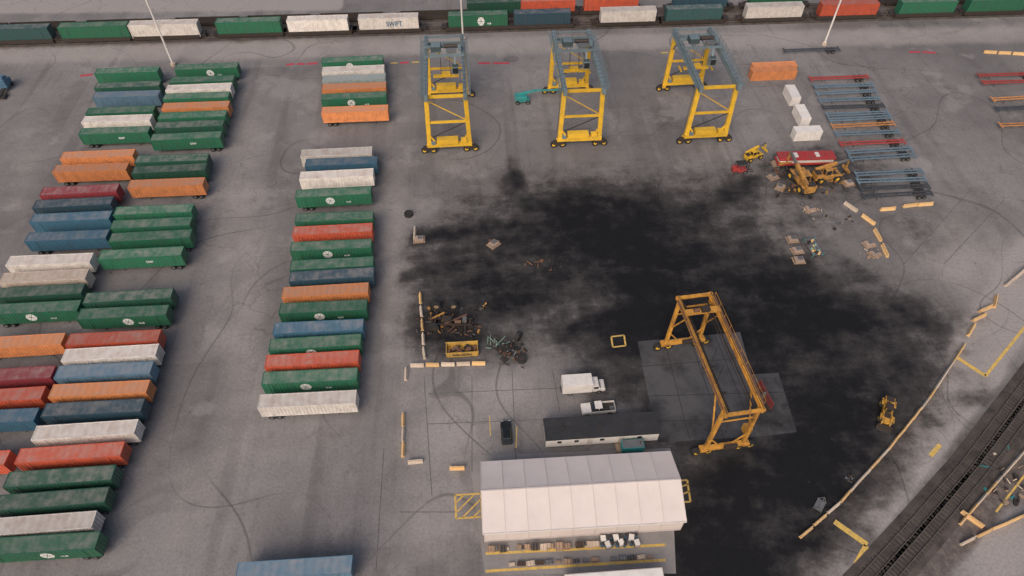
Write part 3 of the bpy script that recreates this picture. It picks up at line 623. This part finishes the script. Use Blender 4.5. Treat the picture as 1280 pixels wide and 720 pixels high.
def forklift(pc):
    r=empty("forklift"); b=MB(); b.prism([(-1.4,.3),(1.1,.3),(1.1,.8),(-.2,.9),(-.3,1.3),(-1.5,1.2)],-.6,.6,pc); b.obj("body",r,.06)
    c=MB()
    for x in(-.9,.7):
        for s in(-1,1): c.box((x,s*.5,1.6),(.07,.07,1.1),BLK)
    c.box((-.1,0,2.15),(1.8,1.1,.07),BLK); c.obj("overhead_guard",r)
    k=MB()
    for s in(-1,1): k.box((1.25,s*.35,1.3),(.12,.1,2.3),GRIME); k.box((1.95,s*.3,.15),(1.2,.12,.05),GRIME)
    k.obj("mast",r); wheels(r,(.8,-.9),.55,W36,.36); return r
o=forklift(REDP); o.location=on(924,215); o.rotation_euler=(0,0,.1); o.scale=(1.3,)*3; tag(o,"small red forklift on the stained yard","forklift")
def boomlift():
    r=empty("boom_lift"); b=MB(); b.box((0,0,.85),(3.2,1.6,.6),TURQ); b.obj("chassis",r,.05)
    t=MB(); t.box((-.4,0,1.6),(2.8,2.0,.9),TURQ); t.obj("turntable",r,.08)
    k=MB(); k.beam((-1.2,0,2.2),(3.2,0,3.1),.45,.5,TURQ); k.beam((3.2,0,3.1),(8.2,0,2.9),.3,.35,TURQ); k.obj("boom",r,.02)
    p=MB(); p.box((8.9,0,1.9),(1.0,2.0,.08),STEEL)
    for x in(8.4,9.4):
        for y in(-1,1): p.box((x,y,2.45),(.06,.06,1.1),TURQ)
    for y in(-1,1): p.box((8.9,y,3.0),(1.0,.06,.06),TURQ)
    for x in(8.4,9.4): p.box((x,0,3.0),(.06,2.0,.06),TURQ)
    p.obj("basket",r); wheels(r,(1.2,-1.2),.9,W48,.48); return r
o=boomlift(); o.location=on(653,128); o.rotation_euler=(0,0,PSI+.02); o.scale=(1.1,)*3; tag(o,"turquoise boom lift with arm folded out beside crane","boom lift")
# ---------------------------------------------------------------- bare chassis
def bare(col,acc=None):
    m=MB()
    for s in(-1,1): m.box((0,s*.45,1.0),(15.8,.2,.3),col)
    for i in range(7): m.box((-7.8+i*15.6/6,0,1.02),(.14 if i not in(0,6) else .35,2.3 if i in(0,6) else .9,.14),col)
    m.box((5.4,0,.75),(2.6,.8,.2),GRIME)
    o=m.obj("container_chassis")
    l=MB()
    for s in(-1,1): l.box((-4.6,s*.6,.5),(.14,.14,.95),STEEL)
    l.obj("landing_gear",o)
    for x in(4.8,6.0):
        for s in(-1,1): part("wheel",W48,o,(x,s*.95,.48))
    return templ(o)
BG=paint("blue_grey_chassis",(0.13,0.20,0.26),0.55,0,.3); CHO=paint("orange_chassis",(0.52,0.24,0.09),0.55,0,.3); RC=paint("dull_red_chassis",(0.36,0.05,0.045),.6,0,.3); DKC=paint("dark_blue_steel",(0.05,0.06,0.075),.6,0,.3)
BT={'r':bare(RC),'b':bare(BG),'o':bare(CHO),'d':bare(DKC)}
nm={'r':'red','b':'blue-grey','o':'orange','d':'dark steel'}
for u,v_,c in [(1047,101,'r'),(1053,111,'b'),(1056,119,'b'),(1060,128,'b'),(1065,137,'d'),(1070,146,'b'),(1073,152,'b'),(1077,160,'o'),(1082,170,'b'),(1088,182,'r'),(1097,192,'b'),(1101,200,'b'),
   (1109,220,'b'),(1112,229,'b'),(1116,238,'d'),(1119,247,'d'),(1256,97,'r'),(1262,106,'r'),(1274,126,'o'),(1280,138,'d'),(1286,159,'o'),(1013,66,'d')]:
    p=on(u,v_); place(BT[c],(p.x,p.y,0),PSI+math.radians(random.uniform(-1.5,1.5)),nm[c]+" bare skeletal container chassis parked in a row","trailer chassis","bare chassis parked side by side")
# ---------------------------------------------------------------- barriers
def barrier(mat,Lb=3.4,k=1.0):
    m=MB(); pr=[(-.3*k,0),(.3*k,0),(.27*k,.22),(.12*k,.4),(.1*k,.82),(-.1*k,.82),(-.12*k,.4),(-.27*k,.22)]
    n=len(pr); V=[(-Lb/2,x,z) for x,z in pr]+[(Lb/2,x,z) for x,z in pr]
    m.add(V,[(i,(i+1)%n,n+(i+1)%n,n+i) for i in range(n)]+[tuple(range(n))[::-1],tuple(range(n,2*n))],mat)
    return templ(m.obj("concrete_barrier"))
BA=barrier(BARR);BP=barrier(BARW);BS=barrier(BARR,2.4);BSP=barrier(BARW,2.4);BT1=barrier(BARR,2.7,.75);BT2=barrier(BARW,2.7,.75)
def bline(pts,t=BA,gap=.12,jit=1.5,alt=None,Lb=3.4,pa=.35):
    P=[G(*p) for p in pts]
    for a,b in zip(P,P[1:]):
        dd=b-a; n=max(1,round(dd.length/(Lb+gap)))
        for i in range(n):
            c=a+dd*((i+.5)/n); tt=alt if (alt and random.random()<pa) else t
            place(tt,(c.x,c.y,0),math.atan2(dd.y,dd.x)+math.radians(random.uniform(-jit,jit)),("yellow" if tt in(BA,BS,BT1) else "pale weathered")+" concrete barrier segment standing on asphalt","concrete barrier","concrete barriers lining the yard")
S=dict(t=BS,alt=BSP,Lb=2.4)
bline([(525,366),(531,452)],gap=.7,jit=3,**S);bline([(512,458),(608,455)],gap=.5,jit=3,**S);bline([(508,460),(507,478)],**S);bline([(504,517),(504,573)],gap=.9,jit=3,**S);bline([(508,579),(531,577)],gap=.6,**S);bline([(560,586),(583,586)],**S)
bline([(1228,66),(1282,69)]);bline([(1078,271),(1092,281)]);bline([(1093,289),(1100,301)]);bline([(1103,309),(1108,320)]);bline([(1102,263),(1116,262)]);bline([(1130,259),(1144,257)]);bline([(1150,257),(1162,256)])
bline([(998,674),(1050,628),(1110,562),(1160,500),(1205,432)],t=BT1,alt=BT2,Lb=2.7,gap=.22,jit=2.0,pa=.45)
bline([(1209,420),(1218,407)],jit=6);bline([(1216,402),(1230,394)],jit=6);bline([(1241,388),(1246,368)]);bline([(1224,390),(1238,384)])
bline([(1200,655),(1220,632),(1290,553)],t=BT1,alt=BT2,Lb=2.7,gap=.1,jit=.8);bline([(1198,682),(1240,662),(1290,640)],t=BT1,alt=BT2,Lb=2.7,gap=.1);bline([(1200,640),(1228,660)])
bline([(1256,358),(1290,330)],BP,.02);bline([(518,276),(519,310)],BP,2.5,10);bline([(1060,258),(1066,262)],BP)
# ---------------------------------------------------------------- light masts
for u,v_ in((217,82),(579,50),(1030,56)):
    m=MB(); m.cyl((0,0,0),(0,0,32),.26,WHT,12,.14); o=m.obj("light_mast"); b=MB(); b.cyl((0,0,0),(0,0,.8),.7,BARW,12); b.obj("base",o)
    h=MB(); h.cyl((0,0,31.6),(0,0,31.9),1.2,STEEL,12)
    for i in range(6): h.box((1.3*math.cos(i*math.pi/3),1.3*math.sin(i*math.pi/3),31.4),(.5,.5,.4),STEEL)
    h.obj("lamp_head",o); o.location=on(u,v_); tag(o,"tall pale steel floodlight mast rising from the yard","light mast","floodlight masts")
# ---------------------------------------------------------------- clutter
def skip():
    r=empty("skip_container"); b=MB(); Y2=paint("skip_yellow",(0.62,0.38,0.08),.6,0,.4)
    for s in(-1,1): b.hexa([(-2.7,s*1.1-.05,0.1),(2.7,s*1.1-.05,0.1),(2.7,s*1.1+.05,.1),(-2.7,s*1.1+.05,.1),(-3,s*1.2-.05,1.6),(3,s*1.2-.05,1.6),(3,s*1.2+.05,1.6),(-3,s*1.2+.05,1.6)],Y2)
    for s in(-1,1): b.box((s*2.85,0,.85),(.1,2.2,1.5),Y2)
    b.box((0,0,.15),(5.4,2.1,.1),Y2); b.obj("body",r); c=MB()
    for i in range(26): c.box((random.uniform(-2.5,2.5),random.uniform(-.8,.8),random.uniform(.6,1.2)),(random.uniform(.3,1.2),random.uniform(.2,.7),.3),random.choice([GRIME,BLK,RUST]),random.random()*3)
    c.obj("scrap_load",r); part("lettering",text_mesh("NELSON",.9,BLK),r,(0,-1.24,.85),(math.radians(88),0,0)); return r
o=skip(); o.location=on(578,440); o.rotation_euler=(0,0,PSI); tag(o,"yellow open skip filled with black scrap","skip")
tw=wheel_mesh(.95,.7,GRIME); tw2=wheel_mesh(.9,.65,paint("pale_rim",(0.3,0.22,0.14)))
def tyre(u,v_,flat=True,rz=0,me_=None):
    o=bpy.data.objects.new("loose_tyre",me_ or tw); COL.objects.link(o); p=on(u,v_); o.location=(p.x,p.y,.36 if flat else .95); o.rotation_euler=(math.pi/2 if flat else 0,0,rz); tag(o,"large black machine tyre "+("lying flat on the ground" if flat else "standing upright beside wreckage"),"tyre","loose machine tyres")
tyre(511,269);tyre(546,386,False,0,tw2);tyre(567,386,False,.2,tw2);tyre(652,450);tyre(648,424,False,1)
r=empty("stripped_machine_frame"); m=MB()
for s in(-1,1): m.beam((-4,s*.7,1.0),(4,s*.7,1.0),.25,.4,GRIME)
for x in(-3.6,-1.2,1.2,3.6): m.box((x,0,1.0),(.3,1.5,.3),GRIME)
m.obj("frame_rails",r)
m=MB(); m.box((-.6,0,1.6),(1.6,1.1,.9),GRIME); m.cyl((.8,-.4,1.6),(2.0,-.4,1.6),.35,RUST,10); m.box((2.6,.2,1.5),(.8,1.0,.7),STEEL); m.beam((-3.6,.4,1.3),(-1.2,.9,2.6),.2,.25,DULL); m.beam((-1,-.8,1.3),(3,.9,2.2),.15,.2,RUST); m.obj("engine",r)
for x in(-3,2.8):
    m=MB(); m.cyl((x,-1.5,.9),(x,1.5,.9),.2,GRIME,10); m.obj("axle",r)
part("wheel",tw,r,(-3,-1.4,.95))
r.location=on(564,406); r.rotation_euler=(0,0,PSI-.1); tag(r,"stripped machine frame with bare axles on oily ground","wreck")
def pile(u,v_,rx,ry,n,mats,lab,hmax=.9,lm=1.3):
    m=MB()
    for i in range(n):
        x,y=random.gauss(0,rx/2),random.gauss(0,ry/2); l=random.uniform(.25,lm); z=random.uniform(.08,hmax)
        q=random.random()
        if q<.35: m.cyl((x,y,z*.5),(x+l*random.uniform(-1,1),y+l*random.uniform(-1,1),z*.5+random.uniform(0,.6)),random.uniform(.05,.16),random.choice(mats),8)
        elif q<.42: m.cyl((x,y,.02),(x,y,.25),random.uniform(.2,.4),random.choice(mats),12)
        elif q<.72: m.beam((x,y,.1),(x+l*random.uniform(-1.8,1.8),y+l*random.uniform(-1.8,1.8),.2+z),.1,.14,random.choice(mats))
        else: m.box((x,y,z/2),(l*.8,random.uniform(.15,.6),z),random.choice(mats),random.random()*3)
    o=m.obj("scrap_debris"); o.location=on(u,v_); o["kind"]="stuff"; tag(o,lab,"scrap pile")
MX=[GRIME,BLK,GRIME,RUST,GRIME,STEEL,GRIME,DULL]
pile(550,402,3.4,3.8,70,MX,"pile of blackened machine parts beside the wreck",.8); pile(580,412,4,2.6,60,MX,"loose parts beside the stripped frame",.8)
pile(641,440,2.6,2.6,60,[GRIME,BLK,GRIME,RUST,STEEL],"heap of broken black machine parts on asphalt",.8); pile(620,432,2.2,1.2,26,[GRIME,PGRN,STEEL,PGRN,GRIME],"small heap of dark scrap and pale green metal",.5)
pile(598,386,2.5,.7,14,[DULL,STEEL,GRIME],"orange and grey machine parts laid out",.5)
pile(1004,238,5,3,60,[DULL,GRIME,RUST,STEEL,BLK],"machine parts scattered around the reach stackers")
pile(1038,228,3.5,3,34,[DULL,GRIME,DULL,STEEL],"orange machine parts beside container handlers")
pile(975,215,3,2,20,[GRIME,STEEL,RUST],"dark parts beside the red topped trailer",.5)
pile(1010,262,2,1.5,12,[WOOD,BARW,STEEL],"wooden crates and small parts on asphalt",.4)
pile(680,328,5,2,18,[RUST,GRIME],"scattered rusty hose and rods on black stain",.2)
pile(617,303,1.0,1.0,8,[WOOD,RUST],"small heap of brown timber scraps",.6)
pile(1045,272,5,3,16,[BARW,WOOD,STEEL,GRIME,GRIME],"loose debris scattered on asphalt",.2,.7)
pile(1085,318,2.5,2,10,[BARW,WOOD],"pale debris beside yellow barriers",.3,.8)
pile(1265,610,4,5,34,[BARW,WOOD,GRIME,GRIME,TURQ],"mixed scrap behind the yellow barrier",.5)
pile(1060,600,1,.8,8,[STEEL,GRIME],"small scrap by the barrier wall",.4)
def crate(mat,mat2):
    m=MB(); m.box((0,0,.45),(1.3,1.0,.7),mat); m.box((0,0,.05),(1.3,1.0,.1),WOOD)
    for x in(-.5,0,.5): m.box((x,0,.45),(.08,1.04,.74),mat2)
    return templ(m.obj("storage_crate"))
CR=[crate(WOOD,RUST),crate(GRIME,STEEL),crate(STEEL,GRIME),crate(BARW,WOOD),crate(GRIME,RUST)]
for k in range(27):
    u=614+k*5.0; v_=687-(u-614)*.045
    if random.random()<.2: continue
    p=on(u,v_); o=place(random.choice(CR),(p.x,p.y+random.uniform(-.15,.15),0),PSI+random.uniform(-.05,.05),"small crate in the row along the tent","crate","crates lined up in front of the tent"); s_=random.uniform(.4,.9); o.scale=(s_,s_*random.uniform(.7,1.2),s_)
for k in range(16):
    u=640+k*11.5; v_=706-(u-640)*.055
    if random.random()<.3: continue
    p=on(u,v_); o=place(random.choice(CR),(p.x,p.y,0),PSI+random.uniform(-.1,.1),"low crate standing by the yellow line","crate","crates lined up in front of the tent"); s_=random.uniform(.35,.6); o.scale=(s_*1.6,s_,s_)
def pallet():
    m=MB()
    for i in range(7): m.box((-.9+i*.3,0,.14),(.2,1.6,.04),WOOD)
    for y in(-.7,0,.7): m.box((0,y,.06),(2.0,.12,.12),WOOD)
    o=m.obj("wooden_pallet"); b=MB(); b.box((0,0,.4),(1.5,1.2,.45),paint("load_brown",(.38,.28,.22),.8)); b.box((.2,.1,.7),(.8,.7,.15),STEEL); b.obj("stacked_load",o); return templ(o)
PT=pallet()
for u,v_,rz in [(990,300,.1),(996,314,.2),(998,326,.05),(617,306,.8),(1086,306,.3),(1093,318,.4),(966,222,.4),(975,235,1.0),(1060,230,.2),(524,300,.1),(971,205,.2),(1012,262,.3)]:
    p=on(u,v_); place(PT,(p.x,p.y,0),rz,"wooden pallet carrying a low boxed load","pallet","wooden pallets set down on asphalt").scale=(1.25,1.25,1.0)
sk=MB(); sk.box((0,0,.5),(2.4,4.6,.12),STEEL)
for x in(-1.1,1.1):
    for y in(-2.2,2.2): sk.box((x,y,.5),(.15,.15,1.0),TURQ)
for i in range(14): sk.box((random.uniform(-.8,.8),-2.0+i*.3,.75),(.7,.4,.4),random.choice([BARR,STEEL,PGRN,GRIME,BARR]),random.random())
o=sk.obj("parts_rack"); o.location=on(1016,311); o.rotation_euler=(0,0,.15); tag(o,"teal steel rack loaded with yellow and grey parts","rack")
def sbox(u,v_,Lb,Wb,Hb,pm_,rz,lab,name="storage_container"):
    m=MB(); n=int(Lb/.2)
    for s in(-1,1):
        A=[];B=[]
        for i in range(n+1):
            x=-Lb/2+.1+(Lb-.2)*i/n; y=s*(Wb/2-(.02 if (i//2)%2 else .07)); A.append((x,y,.12));B.append((x,y,Hb-.1))
        m.strip(A,B,pm_); m.box((0,s*(Wb/2-.05),.07),(Lb,.1,.14),pm_); m.box((0,s*(Wb/2-.05),Hb-.06),(Lb,.1,.12),pm_)
    m.box((0,0,Hb-.04),(Lb-.05,Wb-.2,.06),pm_); m.box((-Lb/2+.05,0,Hb/2),(.08,Wb-.1,Hb-.05),pm_)
    o=m.obj(name)
    for s in(-1,1): d=MB(); d.box((Lb/2,s*Wb*.24,Hb/2),(.08,Wb*.46,Hb-.2),pm_); d.cyl((Lb/2+.06,s*Wb*.15,.1),(Lb/2+.06,s*Wb*.15,Hb-.1),.03,STEEL,6); d.obj("door",o)
    o.location=on(u,v_); o.rotation_euler=(0,0,rz); tag(o,lab,"storage container"); return o
OC=paint("container_paint_orange",(0,0,0))
sbox(964,97,12.2,2.5,2.6,OC,PSI,"orange storage container standing on asphalt"); sbox(965,90,12,2.4,2.4,OC,PSI,"second orange container behind the first")
ra=math.radians(90+2)
sbox(988,124,6.0,2.5,2.4,WHT,ra,"white storage box standing end on"); sbox(1000,149,6.0,2.5,2.4,WHT,ra,"white storage box beside bare chassis"); sbox(1006,172,6.6,2.5,2.6,WHT,PSI,"white storage container near red platform")
m=MB(); m.box((0,0,2.0),(12.6,2.4,.9),WHT); m.box((0,0,2.7),(13.2,2.9,.5),REDP); m.box((0,0,1.3),(13.2,2.9,.5),REDP)
for i in range(5): m.box((-5.0+i*2.5,0,3.0),(.9,1.6,.2),WHT if i%2 else REDP)
m.box((0,0,.75),(12.5,1.2,.25),GRIME)
o=m.obj("tank_trailer",bevel=.08); wheels(o,(4.5,5.6),1.0,W48,.48); o.location=on(1003,206); o.rotation_euler=(0,0,PSI-.03); tag(o,"red topped white trailer body standing by machines","trailer")
m=MB(); m.box((0,0,1.0),(5.0,.2,1.8),paint("dark_red_panel",(0.2,.03,.03),.6,0,.5)); m.box((0,0,.1),(5.0,1.0,.15),GRIME); m.box((0,.35,1.0),(.3,.5,1.6),STEEL); o=m.obj("metal_panel"); o.location=on(955,497); o.rotation_euler=(0,0,PSI+math.pi/2+.15); tag(o,"dark red metal panel standing beside the straddle crane","metal panel")
dr=MB(); dr.cyl((0,0,0),(0,0,.9),.3,BLUP,14); dr.cyl((0,0,.9),(0,0,.93),.27,GRIME,14); dr=templ(dr.obj("steel_drum"))
to=MB(); to.box((0,0,.65),(1.0,1.1,1.0),WHT); to.box((0,0,.08),(1.1,1.2,.14),GRIME)
for s in(-1,1): to.box((s*.54,0,.65),(.04,1.2,1.1),STEEL)
to=templ(to.obj("liquid_tote",bevel=.03))
for i in range(16):
    k=i%8; u=752+k*6.0+random.uniform(-1.5,1.5); v_=(675 if i<8 else 683)-(u-745)*.06+random.uniform(-1.5,1.5); p=on(u,v_)
    if i%3: place(dr,(p.x,p.y,0),0,"blue steel drum standing in front of the tent","drum","drums beside the tent")
    else: place(to,(p.x,p.y,0),PSI+random.uniform(-.3,.3),"white caged liquid tote beside the tent","liquid tote","liquid totes beside the tent").scale=(.8,.8,.8)
m=MB(); m.box((0,0,2.4),(14,2.5,2.5),BARW); m.box((0,0,3.67),(13.8,2.3,.05),WHT); m.box((0,0,1.0),(14,1.0,.3),GRIME); o=m.obj("box_trailer",bevel=.04); wheels(o,(4.8,5.9),1.0,W50,.5); o.location=on(765,735); o.rotation_euler=(0,0,PSI); tag(o,"dusty cream box trailer parked below the tent","trailer")
m=MB(); m.box((0,0,1.2),(3.6,1.6,2.3),TURQ); m.box((0,0,2.38),(3.4,1.4,.06),STEEL); o=m.obj("generator_box",bevel=.05); e=MB(); e.cyl((1.2,0,2.4),(1.2,0,2.9),.08,GRIME,8); e.obj("exhaust_pipe",o); o.location=on(789,563); o.rotation_euler=(0,0,PSI); tag(o,"teal generator box between office and tent","generator")
m=MB()
for x in(-1,1):
    m.beam((x,-.7,0),(x,0,1.3),.1,.1,STEEL); m.beam((x,.7,0),(x,0,1.3),.1,.1,STEEL)
m.cyl((-1,0,1.2),(1,0,1.2),.08,STEEL,8); m.box((0,0,.2),(2,1.3,.08),STEEL); o=m.obj("steel_stand"); o.location=on(1024,632); o.rotation_euler=(0,0,.9); tag(o,"small pale steel trestle near the barrier wall","trestle")
for t in TEMPL: kill(t)
print("objects",len(bpy.data.objects))
